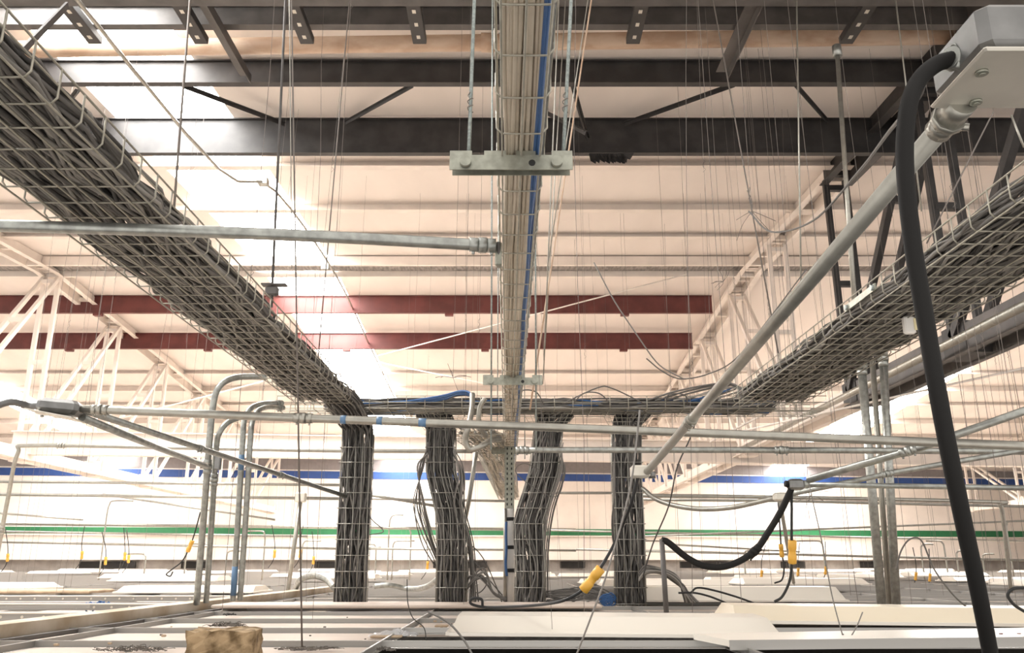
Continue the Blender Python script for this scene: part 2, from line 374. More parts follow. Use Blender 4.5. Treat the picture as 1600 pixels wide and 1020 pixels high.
# lower far tray going away behind the cross tray
def far_tray():
    t = thing('wire_mesh_tray', 'dusty tan cable tray going away behind the centre drops', 'cable tray', (-.1, 6.1, ZC-.02)); mb = MB(); z = ZC-.0
    L = [(-.47, 6.0), (-.30, 7.2), (-.19, 12.5)]; Rr = [(-.08, 6.0), (.0, 7.2), (.10, 12.5)]
    for i in range(7):
        f = i/6; mb.tube([(lerp(a[0], b[0], f), a[1], z) for a, b in zip(L, Rr)], .003, 4)
    def at(Q, y):
        for a, b in zip(Q, Q[1:]):
            if y <= b[1]+1e-6: return lerp(a[0], b[0], (y-a[1])/(b[1]-a[1]))
    y = 6.0
    while y < 12.4: mb.tube([(at(L, y), y, z-.004), (at(Rr, y), y, z-.004)], .003, 4); y += .11
    mb.build('floor_mesh', 'wire', t)
    mb = MB()
    y = 6.0
    while y < 12.4: mb.tube([(at(L, y)-.004, y, z), (at(L, y)-.004, y, z+.07)], .003, 4); y += .11
    mb.tube([(a[0], a[1], z+.07) for a in L], .003, 4); mb.build('side_mesh', 'wire', t)
    bundle('cable_run', 'dusty tan cables filling the far tray behind the centre drops', [(-.27, 6.0, z+.03), (-.15, 7.2, z+.03), (-.045, 12.4, z+.03)], V((1, 0, 0)), .15, .018, 44, .008, ['cream2', 'cab4'], (0, 1), .02)
def bundle(name, label, path, u, hu, hv, n, r, mats, pick, wander, sides=5, dens=7, ends=None, minz=None, waves=1.0):
    pts = spl(path, dens); m = len(pts); mb = MB(); L = sum((pts[i+1]-pts[i]).length for i in range(m-1))
    for k in range(n):
        u0 = random.uniform(-1, 1); v0 = random.uniform(-1, 1); ph = [random.uniform(0, 6.28) for _ in range(4)]
        fr = [random.uniform(.5, 1.4)*2*math.pi/.9*waves for _ in range(4)]; line = []; s = 0
        w_ = wander
        for i, p in enumerate(pts):
            if i: s += (pts[i]-pts[i-1]).length
            t = (pts[min(i+1, m-1)]-pts[max(i-1, 0)]).normalized(); uu = (u-t*u.dot(t)).normalized(); vv = t.cross(uu)
            a = u0*hu+w_*(math.sin(fr[0]*s+ph[0])+.5*math.sin(fr[1]*s*2+ph[1])); a = max(-hu, min(hu, a))
            b = v0*hv+w_*.5*math.sin(fr[2]*s+ph[2]); b = max(-hv, min(hv, b))
            q = p+uu*a+vv*b
            if minz is not None: q.z = max(q.z, minz)
            line.append(q)
        mb.k = random.choice(pick); mb.tube(line, r*random.uniform(.85, 1.1), sides)
    return tag(mb.build(name, mats), label, 'cables', kind='stuff')
G = ['cab1', 'cab2', 'cab3', 'cab4', 'blue']; PK = (0, 0, 0, 1, 1, 2, 3); PD = (0, 0, 0, 0, 1, 2, 2)
X = V((1, 0, 0)); Yv = V((0, 1, 0))
bundle('cable_run', 'packed grey cables lying in the left wire mesh tray', [(-1.19, -.46, ZT+.036), (-1.19, 3, ZT+.038), (-1.18, 5.2, ZT+.036)], X, .168, .028, 150, .0062, G, PK, .03, dens=16)
bundle('cable_run', 'packed grey cables lying in the right wire mesh tray', [(1.63, -.46, ZT+.036), (1.63, 3, ZT+.036), (1.63, 5.2, ZT+.036)], X, .205, .028, 165, .0062, G, PK, .035, dens=16)
bundle('cable_run', 'grey and blue cables lying in the crosswise mesh tray', [(-1.25, 5.58, zt+.04), (0, 5.58, zt+.042), (1.75, 5.58, zt+.04)], Yv, .13, .032, 100, .0062, G, PK+(4,), .03, dens=14)
far_tray()
# cream cables in the centre tray, one by one
names = ['cream2', 'cream']
def strand(x0, r, z0, m, lab, grp, ya=-.52, yb=8.1, amp=.004):
    ph = random.uniform(0, 6.28); fr = random.uniform(1.5, 3.2); pts = []; y = ya
    while y <= yb: pts.append((x0-.0065*y+amp*math.sin(fr*y+ph)+amp*.5*math.sin(2.7*fr*y), y, z0+.003*math.sin(fr*1.3*y+ph))); y += .12
    tag(MB().tube(pts, r, 7).build('network_cable', m), lab, 'cable', grp)
for i in range(13):
    strand(-.006+i*.0052, .0052, ZC+.0135+.004*(i % 2), names[i % 2], 'cream network cable lying lengthwise in the narrow centre tray', 'cream cables in the centre tray', amp=.0035)
for i in range(10):
    strand(-.003+i*.0062, .0055, ZC+.028, names[(i+1) % 2], 'cream network cable lying lengthwise in the narrow centre tray', 'cream cables in the centre tray', amp=.003)
for i in range(3):
    strand(.063+.005*(i % 3), .0045, ZC+.014+.012*(i // 2), 'blue', 'blue network cable along the right edge of the narrow centre tray', 'blue cables in the centre tray', amp=.0025)
# vertical drops
def drop(label, blabel, path, w, feed, fu, nc=75, hu=.09, frontY=5.60):
    """path: (px, py) centre line of the mesh face, from the top down, at y = frontY."""
    cl = [PY(a, b, frontY) for a, b in path]; cl[-1].z = .012
    def cx(z):
        for a, b in zip(cl, cl[1:]):
            if b.z <= z <= a.z: return lerp(b.x, a.x, (z-b.z)/(a.z-b.z))
        return cl[0].x if z > cl[0].z else cl[-1].x
    t = thing('vertical_mesh_drop', label, 'cable tray', (cl[-1].x, frontY, .012)); mb = MB(); wr = .0027
    zs = [c.z for c in cl]; top = zs[0]
    for i in range(5):
        o = (i/4-.5)*w; mb.tube([(c.x+o, frontY, c.z) for c in cl], wr, 5)
    n = int(top/.1)
    for k in range(n): z = .03+k*.1; x = cx(z); mb.tube([(x-w/2-.012, frontY-.006, z), (x+w/2+.012, frontY-.006, z)], wr, 5)
    mb.build('front_mesh', 'galvl', t)
    for sg in (-1, 1):
        mb = MB()
        for k in range(n): z = .03+k*.1; x = cx(z)+sg*(w/2+.01); mb.tube([(x, frontY-.006, z), (x, frontY+.1, z)], wr, 5)
        mb.tube([(c.x+sg*(w/2+.01), frontY+.1, c.z) for c in cl], wr, 5)
        mb.tube([(c.x+sg*(w/2+.01), frontY+.05, c.z) for c in cl], wr, 5)
        mb.build('side_mesh', 'galvl', t)
    body = [V((c.x, frontY+.055, c.z)) for c in cl]
    bundle('cable_drop', blabel, feed+body, fu, hu, .036, nc, .0064, G, PD, .022, dens=9, minz=.02)
f1 = [V((-1.14, 4.85, ZT+.045)), V((-1.10, 5.25, ZT+.04)), V((-1.06, 5.53, ZT-.05))]
drop('leftmost vertical wire mesh drop, straight, under the end of the left tray', 'grey cables pouring from the left tray down the leftmost drop', [(557, 668), (555, 720), (549, 850), (544, 943)], .19, f1, X, 85, .098)
def ff(x, side): return [V((x+side*.55, 5.6, zt+.05)), V((x+side*.1, 5.62, zt+.045)), V((x+side*.03, 5.66, zt-.03))]
def dropx(label, bl, path, side, **k):
    x = PY(path[0][0], path[0][1], 5.6).x
    drop(label, bl, path, .18, ff(x, side)[1:], X, **k)
dropx('second vertical wire mesh drop from the left, kinked, loose cables around it', 'grey cables in the second drop from the left', [(688, 664), (688, 735), (703, 800), (705, 850), (704, 943)], -1)
dropx('third vertical wire mesh drop from the left, leaning and bent, right of the slotted pole', 'grey cables in the leaning third drop from the left', [(858, 664), (850, 735), (826, 815), (829, 880), (828, 943)], 1)
dropx('rightmost vertical wire mesh drop, straight, behind the small junction box', 'grey cables in the rightmost drop', [(981, 664), (981, 735), (986, 850), (987, 943)], 1)
# mesh collars where the drops leave the cross tray
for px, lb in ((688, 'second'), (858, 'third'), (981, 'fourth')):
    c = PY(px, 655, 5.6); mb = MB()
    for i in range(9): a = (i/8-.5)*.3; mb.tube([(c.x+a*1.15, 5.6, zt-.004), (c.x+a*.72, 5.64, zt-.11)], .0022, 4)
    for k in range(5): f = k/4; hw = .17*(1-f)+.11*f; mb.tube([(c.x-hw, 5.595+.04*f, zt-.005-.1*f), (c.x+hw, 5.595+.04*f, zt-.005-.1*f)], .0022, 4)
    tag(mb.build('mesh_collar', 'wire'), 'crumpled wire mesh collar at the top of the %s drop from the left' % lb, 'mesh collar')
# ------------------------------------------------------------------ brackets and rods of the centre tray
def bracket(cx_, y, z, w, rods, where, down=0):
    t = thing('tray_bracket', 'notched zinc hanger bracket under the centre tray, '+where, 'bracket', (cx_, y, z))
    h = w*.13; mb = MB(); d = w*.2
    mb.box((cx_, y, z-h/2), (w, .0035, h))                       # front face
    mb.box((cx_, y+d/2, z-.002), (w, d, .004)); mb.box((cx_, y+d*.9, z-h*.35), (w*.98, .0035, h*.7))
    for a, b in ((-.5, -.32), (-.22, -.04), (.04, .2), (.33, .5)): mb.box((cx_+w*(a+b)/2, y+.003, z+h*.17), (w*(b-a), .003, h*.34))
    mb.build('channel', 'zinc', t)
    for sx in (-.37, .37):
        mb = MB(); c = V((cx_+sx*w, y, z-h*.55)); mb.tube([c-V((0, .012, 0)), c+V((0, .004, 0))], h*.22, 6); mb.tube([c-V((0, .014, 0)), c-V((0, .002, 0))], h*.36, 12); mb.build('bolt', 'zinc', t)
    MB().tube([(cx_+.17*w, y-.0025, z-h*.55), (cx_+.17*w, y+.001, z-h*.55)], h*.22, 10).build('slot', 'tape', t)
    return t
bc = [(-.002, 1.72, .280), (.003, 4.08, .297), (-.007, 6.80, .32)]
for (x, y, w_), wh in zip(bc, ('largest and nearest', 'second from the viewer', 'farthest, just in front of the far tray')):
    bracket(x, y, ZC-.004, w_, 0, wh)
for (a, b, lb, r) in (((742, -30), (732, 243), 'left rod of the nearest centre bracket', .0045), ((893, -30), (879, 243), 'right rod of the nearest centre bracket', .0045)):
    p = PY(*b, 1.75); q = PY(a[0], a[1], 1.80); d = (q-p).normalized(); q = p+d*3.6
    t = thing('threaded_rod', 'zinc threaded rod, '+lb, 'rod', p); MB().tube([p-V((0, 0, .03)), q], r, 8).build('rod', 'rod', t)
    MB().tube(spl([p+d*(.12+.006*i)+V((.007*math.cos(i*1.9), .007*math.sin(i*1.9), 0)) for i in range(10)], 3), .0015, 4).build('tie_wire', 'hang', t)
for px0, px1, y, z1, lb in ((761, 768, 4.12, 4.6, 'left'), (874, 837, 4.12, 4.6, 'right')):
    p = PY(px1, 600, y); q = p.copy(); q.z = CZ+4.6; q.x += (p.x)*.15
    t = thing('threaded_rod', 'thin threaded rod through the %s end of the second centre bracket' % lb, 'rod', p); MB().tube([p-V((0, 0, .33)), q], .0045, 6).build('rod', 'rod', t)
for px, lb in ((777, 'left'), (820, 'right')):
    p = PY(px, 698, 6.84); MB_ = MB().tube([p-V((0, 0, .1)), V((p.x, p.y, RZ(7.4)))], .0045, 6)
    tag(MB_.build('threaded_rod', 'rod'), 'thin threaded rod at the %s end of the farthest centre bracket' % lb, 'rod')
for i, (a, b, y, m, lb, r) in enumerate((((912, 80), (828, 640), 5.2, 'tan', 'rust-brown rod slanting just right of the centre tray', .006), ((870, 80), (850, 560), 4.5, 'galvl', 'thin bright rod just right of the centre tray', .004),
        ((880, 60), (848, 600), 5.4, 'galvl', 'bluish thin rod behind the second centre bracket', .004), ((905, 90), (855, 420), 4.6, 'galvl', 'thin bright rod leaning left beside the centre tray', .0035),
        ((455, -20), (472, 1018), 3.0, 'hang', 'long plain rod crossing in front of the left tray down to the tiles', .0035),
        ((452, -20), (456, 420), 4.0, 'galvl', 'thin bright wire rod hanging over the left tray', .003),
        ((290, 90), (270, 350), 5.2, 'hang', 'thin dark rod above the left tray against the skylight', .009), ((442, 90), (424, 480), 4.2, 'dgrey', 'dark threaded rod with a clamp holding the left tray', .008),
        ((534, 140), (497, 560), 5.4, 'hang', 'thin rod right of the left tray, over the skylight glare', .005), ((1246, 80), (1252, 470), 5.5, 'galvl', 'thin bright rod hanging left of the white pole', .006),
        ((1140, 140), (1225, 600), 5.5, 'hang', 'thin leaning wire rod in front of the right truss', .005), ((1408, 70), (1440, 330), 5.5, 'galvl', 'thin bright rod behind the thick black cable', .006),
        ((1552, 175), (1448, 380), 3.2, 'hang', 'thin leaning rod right of the thick black cable', .003), ((1600, 230), (1580, 180), 4, 'galvl', 'short bright rod at the upper right edge', .006))):
    p, q = PY(*a, y), PY(*b, y); d = p-q
    if i not in (12, 13): p = q+d*((RZ(y)-q.z)/d.z)
    tag(MB().tube([p, q], r, 6).build('hanger_rod', m), lb, 'rod')
# clamp on the left tray rod
p = PY(425, 455, 4.2); t = thing('tray_clamp', 'dark clamp gripping the rod at the right side of the left tray', 'clamp', p)
MB().bevbox(p, (.07, .04, .05), .008).build('jaw', 'dgrey', t); MB().box(p+V((.01, 0, .035)), (.13, .05, .008)).build('washer_plate', 'dgrey', t)
# splice plate and tag on the right tray
p = V((1.405, 3.2, ZT+.05)); t = thing('splice_plate', 'bright zinc splice plate clipped to the right tray side', 'splice', p)
MB().box(p, (.006, .30, .026)).build('plate', 'zinc', t)
for dy in (-.13, .13): MB().tube([p+V((-.012, dy, 0)), p+V((.004, dy, 0))], .012, 10).build('bolt', 'rod', t)
t = thing('cable_tag', 'small pale yellow box tag hanging under the right tray', 'tag', PY(1420, 522, 3.35))
p = PY(1420, 508, 3.3); MB().bevbox(p, (.045, .03, .075), .006).build('body', 'pvc', t); MB().box(p+V((.02, -.016, 0)), (.012, .004, .05)).build('sticker', 'tag', t)
# ------------------------------------------------------------------ conduits
def conduit(label, pts, r, m='galv', couple=(), name='conduit', n=12, smooth=True, flex=False, group=None, cat='conduit', bands=()):
    pl = spl(pts, 8) if smooth and len(pts) > 2 else [V(p) for p in pts]
    t = thing(name, label, cat, pl[0], group)
    if flex:
        q = []; rad = []
        for a, b in zip(pl, pl[1:]):
            k = max(2, int((b-a).length/.006))
            for i in range(k): q.append(a+(b-a)*(i/k)); rad.append(r*(1.0 if len(q) % 2 else .86))
        MB().tube(q, r, n, radii=rad).build('ribbed_tube', m, t)
    else: MB().tube(pl, r, n).build('pipe', m, t)
    S = [0]
    for a, b in zip(pl, pl[1:]): S.append(S[-1]+(b-a).length)
    def at(f):
        s = f*S[-1]
        for i in range(len(pl)-1):
            if S[i+1] >= s: return pl[i]+(pl[i+1]-pl[i])*((s-S[i])/max(1e-6, S[i+1]-S[i])), (pl[i+1]-pl[i]).normalized()
        return pl[-1], (pl[-1]-pl[-2]).normalized()
    for f in couple:
        p, d = at(f); L = r*2.2; mb = MB().tube([p-d*L, p-d*L*.3], r*1.22, n); mb.tube([p-d*L*.3, p+d*L*.3], r*1.35, n); mb.tube([p+d*L*.3, p+d*L], r*1.22, n)
        mb.tube([p+d*L*.7-V((0, 0, r*1.1)), p+d*L*.7-V((0, 0, r*1.7))], r*.28, 6); mb.tube([p-d*L*.7-V((0, 0, r*1.1)), p-d*L*.7-V((0, 0, r*1.7))], r*.28, 6); mb.build('coupling', m, t)
    for f0, f1, bm in bands:
        a, _ = at(f0); b, _ = at(f1); MB().tube([a, b], r*1.03, n).build('paint_band', bm, t)
    return t
conduit('galvanised conduit crossing under the left tray and ending at the centre tray', [P(-700, 334, 2.22), P(-60, 351, 2.30), P(400, 365, 2.34), P(774, 384, 2.42)], .0172, 'galv', couple=(.985,))
t = thing('conduit_clamp', 'dark clamp tying the crossing conduit to the centre tray', 'clamp', P(779, 405, 2.44)); MB().bevbox(P(779, 398, 2.44), (.02, .03, .075), .004).build('body', 'zinc', t); MB().tube([P(779, 378, 2.43), P(779, 415, 2.43)], .006, 8).build('bolt', 'dgrey', t)
conduit('long galvanised conduit crossing the whole picture in front of the drops', [P(128, 639, 3.0), P(497, 654, 2.95), P(1060, 675, 2.85), P(1660, 699, 2.62)], .0148, 'galvl', couple=(.02, .245), bands=((.286, .292, 'bluel'), (.325, .331, 'bluel'), (.37, .378, 'bluel')))
conduit('galvanised conduit from the slotted pole crossing the two right drops', [P(808, 703, 4.9), P(1200, 703, 4.75), P(1660, 706, 4.6)], .0175, 'galv', couple=(.01, .5))
conduit('thin conduit with a left bend passing behind the two left drops', [P(-10, 900, 6.6), P(12, 780, 6.6), P(28, 708, 6.6), P(55, 696, 6.6), P(300, 700, 6.6), P(530, 704, 6.6), P(738, 705, 6.6)], .016, 'galvl', couple=(.08, .3))
# box at left with its conduits
p = P(95, 637, 3.0); R = aim(V((0, 0, 0)), V((1, .25, -.06)))
t = thing('junction_box', 'dark octagonal junction box hanging at the left with conduits both ways', 'junction box', p)
MB().bevbox(p, (.14, .11, .05), .014, R).build('body', 'cast', t); MB().box(p+V((-.005, -.02, -.032)), (.165, .12, .004), aim(V((0, 0, 0)), V((1, .1, -.18)))).build('cover_plate', 'boxl', t)
for dx, dy in ((-.04, -.01), (.05, .01)): MB().tube([p+V((dx, dy-.03, -.034)), p+V((dx, dy-.03, -.040))], .006, 8).build('screw', 'galv', t)
conduit('short grey whip curling out left of the hanging junction box', [P(-20, 640, 2.9), P(15, 628, 2.95), P(45, 634, 3.0), P(62, 634, 3.0)], .013, 'cast')
conduit('straight conduit falling right from the left junction box to the first drop', [P(130, 640, 3.05), P(330, 706, 4.2), P(540, 775, 5.5)], .0135, 'galv', couple=(.4, .7), smooth=False)
conduit('lower conduit falling right from the left junction box to the upright pair', [P(128, 652, 3.05), P(230, 693, 3.7), P(322, 728, 4.45)], .0145, 'galv', smooth=False)
# upright conduits on the drywall ridge, left
def up(label, pp, r, **k): return conduit(label, [P(a, b, d) for a, b, d in pp], r, 'galv', **k)
up('tall upright conduit left, arching over to the left tray', [(307, 944, 4.75), (318, 810, 4.75), (328, 680, 4.75), (332, 640, 4.78), (338, 612, 4.8), (352, 596, 4.85), (376, 589, 4.95), (416, 589, 5.05)], .0185, couple=(.5,))
up('upright conduit beside the tallest one, bending right below the left tray', [(322, 941, 4.8), (331, 810, 4.8), (338, 700, 4.8), (343, 676, 4.8), (356, 660, 4.85), (380, 650, 4.95)], .0165, couple=(.6,))
up('blue-smeared upright conduit bending to the end of the crosswise tray', [(364, 938, 4.85), (372, 810, 4.9), (379, 690, 4.95), (382, 655, 5.0), (392, 638, 5.05), (410, 631, 5.2), (438, 630, 5.4)], .017, bands=((.02, .13, 'bluel'), (.5, .56, 'bluel')), couple=(.985,))
up('inner upright conduit bending to the end of the crosswise tray', [(375, 937, 4.85), (384, 810, 4.9), (391, 690, 4.95), (394, 660, 5.0), (402, 643, 5.05), (418, 636, 5.2), (440, 637, 5.4)], .0165, couple=(.985,))
t = thing('junction_box', 'small grey box strapped to the left upright conduits', 'junction box', P(341, 735, 4.75)); MB().bevbox(P(341, 720, 4.72), (.03, .04, .10), .004).build('body', 'cast', t)
# upper right box, pipe and thick cable
bx, by, bz = .478, .785, CZ+.50     # left edge, centre in depth, underside
pb = V((bx+.06, by, bz+.03)); ax = (P(1015, 736, 2.75)-P(1478, 190, .97)).normalized()
t = thing('junction_box', 'large square metal junction box in the upper right corner', 'junction box', pb)
MB().bevbox(pb, (.12, .108, .056), .009).build('body', 'cast', t)
cvp = MB().bevbox(pb-V((0, 0, .031)), (.126, .114, .005), .002).build('cover_plate', 'boxl', t)
for a, b in ((-.045, -.018), (-.02, .04), (.045, -.04)):
    q = pb+V((a, b, -.0335)); mb = MB().tube([q, q-V((0, 0, .003))], .0065, 14); mb.tube([q-V((0, 0, .003)), q-V((0, 0, .0045))], .0035, 10); mb.build('screw', 'zinc', cvp)
q = pb+V((.02, -.054, .004)); MB().tube([q, q-V((0, .004, 0))], .016, 18).build('knockout', 'galv', t)
pa = P(1480, 188, .97)
mb = MB(); mb.tube([pa-ax*.035, pa-ax*.006], .0165, 14); mb.tube([pa-ax*.006, pa+ax*.004], .0195, 8); mb.tube([pa+ax*.004, pa+ax*.022], .0158, 14); mb.tube([pa+ax*.012+V((.010, -.01, -.006)), pa+ax*.012+V((.022, -.016, -.010))], .0045, 8); mb.build('connector', 'galvl', t)
mb = MB(); q = P(1490, 92, .90); mb.tube([q+V((.022, .012, -.002)), q+V((-.006, -.003, .0))], .0125, 12); mb.tube([q+V((-.002, -.006, .010)), q+V((.012, 0, .022))], .0035, 8); mb.tube([q+V((-.004, -.006, -.010)), q+V((.012, 0, -.012))], .005, 10); mb.build('cable_clamp', 'galv', t)
conduit('thick bright conduit slanting down from the upper right box to the small box', [pa+ax*.005, P(1100, 633, 2.1), P(1010, 738, 2.75)], .0125, 'galvl', couple=(.70,), smooth=False)
tag(MB().tube(spl([P(1490, 92, .90), P(1462, 101, .895), P(1434, 128, .89), P(1418, 175, .88), P(1414, 260, .88), P(1426, 380, .88), P(1446, 500, .88), P(1470, 640, .88), P(1500, 790, .90), P(1530, 930, .94), P(1550, 1035, 1.0)], 8), .0090, 14).build('rubber_cable', 'rubber'), 'thick black rubber cable hanging from the upper right box', 'cable')
tag(MB().tube(spl([P(1481, 86, .9), P(1445, 105, 1.12), P(1436, 150, 1.2), P(1390, 205, 1.8), P(1340, 270, 2.6), P(1270, 345, 3.2), P(1205, 362, 3.6), P(1170, 330, 3.8)], 8), .004, 6).build('loose_wire', 'cab1'), 'thin dark wire trailing left from the upper right box', 'wire')
# small box at pipe end
p = P(1000, 737, 2.76); t = thing('junction_box', 'small grey junction box at the low end of the slanting conduit', 'junction box', p)
MB().bevbox(p, (.062, .05, .04), .006).build('body', 'boxl', t); MB().tube([p+V((.03, 0, -.01)), p+V((.05, 0, -.01))], .012, 8).build('connector', 'cast', t)
# flexible silver conduits near the centre
conduit('silver ribbed flexible conduit looping down left of the centre tray', [P(738, 616, 5.2), P(737, 640, 5.1), P(732, 665, 5.0), P(727, 688, 5.0), P(735, 702, 5.0), P(752, 697, 5.0), P(768, 687, 5.1), P(782, 686, 5.2)], .019, 'galvl', flex=True, n=10)
conduit('shorter ribbed flexible conduit beside the looping one', [P(758, 622, 5.2), P(750, 636, 5.2), P(748, 655, 5.2), P(753, 672, 5.25), P(760, 682, 5.3)], .0165, 'galvl', flex=True, n=10)
conduit('bright round conduit leaning below the flexible loop', [P(744, 706, 5.9), P(733, 780, 5.9), P(722, 835, 5.9)], .016, 'galvl', smooth=False)
# blue bundle
for i in range(5):
    o = V((0, .012*i, .006*(i % 2)))
    tag(MB().tube(spl([P(575, 630, 5.55)+o, P(640, 626+i, 5.5)+o, P(690, 618+i, 5.45)+o, P(718, 611+i*.8, 5.4)+o, P(733, 613+i*.6, 5.35)+o, P(738, 622, 5.3)+o], 6), .0062, 6).build('network_cable', 'blue'),
        'blue network cable arching over the crosswise tray left of the centre', 'cable', 'blue cables arching over the crosswise tray')
for i in range(9):
    a = 1010+i*14; hgt = random.uniform(8, 22); c = random.choice(['cab1', 'cab2', 'cab1', 'cab4', 'blue'])
    tag(MB().tube(spl([P(a, 626, 5.5), P(a+50, 620-hgt*.5, 5.45), P(1135+i*3, 606-hgt*.4+i, 5.4), P(1165, 612+i, 5.3), P(1195+i*3, 622+i, 5.2)], 6), .006, 6).build('loose_cable', c),
        'loose cable humped over the crosswise tray where the right tray joins', 'cable', 'loose cables at the right tray corner')
for i, (a, b, h_) in enumerate(((880, 1010, 606), (895, 955, 614), (1040, 1075, 616), (690, 760, 619), (800, 850, 611))):
    tag(MB().tube(spl([P(a, 630, 5.5), P((a+b)/2-12, h_, 5.45), P((a+b)/2+12, h_+1, 5.45), P(b, 632, 5.5)], 6), .0045, 5).build('loose_cable', 'cab1'), ['long low cable arc above the crosswise tray right of the centre', 'small cable arc above the crosswise tray beside the third drop', 'small cable arc above the fourth drop', 'cable arc left of the centre tray', 'cable arc right behind the centre tray'][i], 'cable')
# right thick uprights and pole
def vert(label, px0, py0, px1, py1, y, r, m='galv', couple=(), top=None, **k):
    a = PY(px0, py0, y); b = PY(px1, py1, y); a.z = .012
    return conduit(label, [a, b], r, m, couple, smooth=False, n=16, **k)
vert('thick upright conduit under the right tray, left one of the pair', 1378, 948, 1345, 560, 5.9, .030, 'galv', couple=(.965,))
vert('thick upright conduit under the right tray, right one of the pair', 1401, 948, 1379, 545, 5.95, .029, 'galv', couple=(.96,))
vert('slimmer upright conduit squeezed between the thick right pair', 1390, 947, 1363, 560, 6.02, .02, 'galvl')
a = PY(1341, 560, 5.9); b = PY(1308, 80, 5.9)
t = conduit('pale hanging pole conduit rising behind the right tray to the tan pipe', [a, b], .018, 'galvl', smooth=False); MB().tube([b-V((0, 0, .05)), b+V((0, 0, .05))], .036, 10).build('fitting', 'galv', t)
conduit('long conduit fixed along the inner side of the right truss bottom chord', [V((3.94, 4.6, CZ+1.91)), V((3.94, 14.6, CZ+1.89))], .04, 'galvl', couple=(.3, .62), smooth=False)
# box with rubber and yellow plugs right
pj = P(1243, 757, 3.9); t = thing('junction_box', 'silver and black junction box where the right conduits meet', 'junction box', pj)
MB().bevbox(pj, (.07, .07, .05), .01).build('body', 'cast', t); MB().tube([pj+V((.03, 0, 0)), pj+V((.06, 0, .004))], .019, 10).build('connector', 'galv', t); MB().tube([pj+V((-.05, 0, .005)), pj+V((-.03, 0, .0))], .016, 10).build('connector', 'rubber', t)
conduit('conduit rising right from the silver and black box, upper one', [P(1262, 750, 3.9), P(1441, 698, 3.6), P(1640, 628, 3.3)], .0165, 'galv', couple=(.45,), smooth=False)
conduit('level conduit running right from the silver and black box', [P(1262, 757, 3.95), P(1660, 763, 3.8)], .0125, 'galv', smooth=False)
conduit('conduit rising right from the smaller box, with a coupling behind the thick pair', [P(1225, 774, 4.6), P(1350, 748, 4.5), P(1397, 738, 4.5), P(1640, 696, 4.3)], .0145, 'galv', couple=(.41,), smooth=False)
p = P(1219, 776, 4.6); t = thing('junction_box', 'smaller pale box on the low crossing conduits', 'junction box', p); MB().bevbox(p, (.07, .06, .045), .008).build('body', 'boxl', t)
conduit('low thin conduit pair member with a bend at the far right, upper', [P(1000, 774, 6.2), P(1225, 777, 6.2), P(1545, 784, 6.2), P(1562, 789, 6.2), P(1568, 815, 6.2), P(1580, 925, 6.2)], .015, 'galvl', couple=(.3,))
conduit('low thin conduit just beneath the bent one, running level', [P(1000, 780, 6.4), P(1250, 783, 6.4), P(1640, 792, 6.4)], .011, 'galvl', smooth=False)
conduit('sagging grey flexible conduit between the rightmost drop and smaller box', [P(1004, 763, 5.4), P(1030, 782, 5.2), P(1080, 794, 5.0), P(1140, 793, 4.8), P(1215, 777, 4.65)], .0145, 'galvl', flex=False)
conduit('leaning thin conduit from the smaller box down to the tiles', [P(1219, 782, 4.65), P(1230, 850, 4.9), P(1240, 910, 5.4)], .011, 'galvl', smooth=False)
conduit('thick black sleeved cable swooping down left from the silver and black box', [P(1238, 760, 3.9), P(1222, 795, 3.9), P(1200, 832, 3.9), P(1178, 862, 3.9), P(1140, 883, 3.9), P(1105, 885, 3.9), P(1075, 872, 3.9), P(1045, 848, 3.9), P(1034, 843, 3.9)], .0155, 'rubber', couple=(.42,), n=10, cat='cable', name='sleeved_cable')
conduit('short dark post under the left end of the swooping black cable', [P(1034, 842, 3.9), V((P(1036, 930, 3.9).x, P(1034, 842, 3.9).y, .0))], .012, 'dgrey', smooth=False)
def ycord(label, pts, plug_i, r=.0055, s=1.0, sides=6, group=None):
    pl = [V(p) for p in pts]; t = thing('power_cord', label, 'cord', pl[0], group)
    MB().tube(spl(pl, 8), r, sides).build('cord', 'cord', t)
    c = pl[plug_i]; d = (pl[plug_i+1]-pl[plug_i-1]).normalized(); mb = MB()
    L = .052*s; mb.tube([c-d*L, c-d*L*.96, c-d*L*.25, c-d*L*.2, c+d*L*.2, c+d*L*.25, c+d*L*.96, c+d*L], .02*s, 12, radii=[.014*s, .0185*s, .0185*s, .016*s, .016*s, .0185*s, .0185*s, .014*s]); mb.build('connector', 'yellow', t)
    return t
ycord('black cord with a big yellow connector dropping from the small grey box', [P(997, 745, 2.77), P(985, 790, 2.8), P(962, 845, 2.95), P(939, 886, 2.9), P(925, 905, 2.9), P(910, 922, 2.9), P(880, 938, 2.95), P(840, 945, 3.2), P(790, 948, 3.4), P(755, 948, 3.5), P(736, 943, 3.5), P(738, 935, 3.5), P(752, 936, 3.5), P(754, 946, 3.5)], 4, .0058, .98, 8)
ycord('black cord with a yellow connector hanging straight from the silver and black box', [P(1237, 762, 3.9), P(1237, 800, 3.9), P(1237, 840, 3.9), P(1238, 862, 3.9), P(1237, 885, 3.9), P(1233, 910, 3.9), P(1222, 932, 3.9), P(1210, 940, 3.9)], 3, .0065, 1.05, 8)
ycord('thin black cord with a small yellow connector beside the larger yellow one', [P(1216, 785, 5.0), P(1219, 830, 5.0), P(1221, 860, 5.0), P(1225, 885, 5.0), P(1222, 905, 5.0), P(1210, 911, 5.0)], 2, .005, .75)
ycord('thin cord with a yellow connector hanging beside the left upright conduits', [P(313, 800, 5.6), P(305, 830, 5.6), P(297, 853, 5.6), P(285, 876, 5.6), P(268, 890, 5.6), P(260, 897, 5.6), P(266, 900, 5.6), P(270, 893, 5.6)], 2, .005, .8)
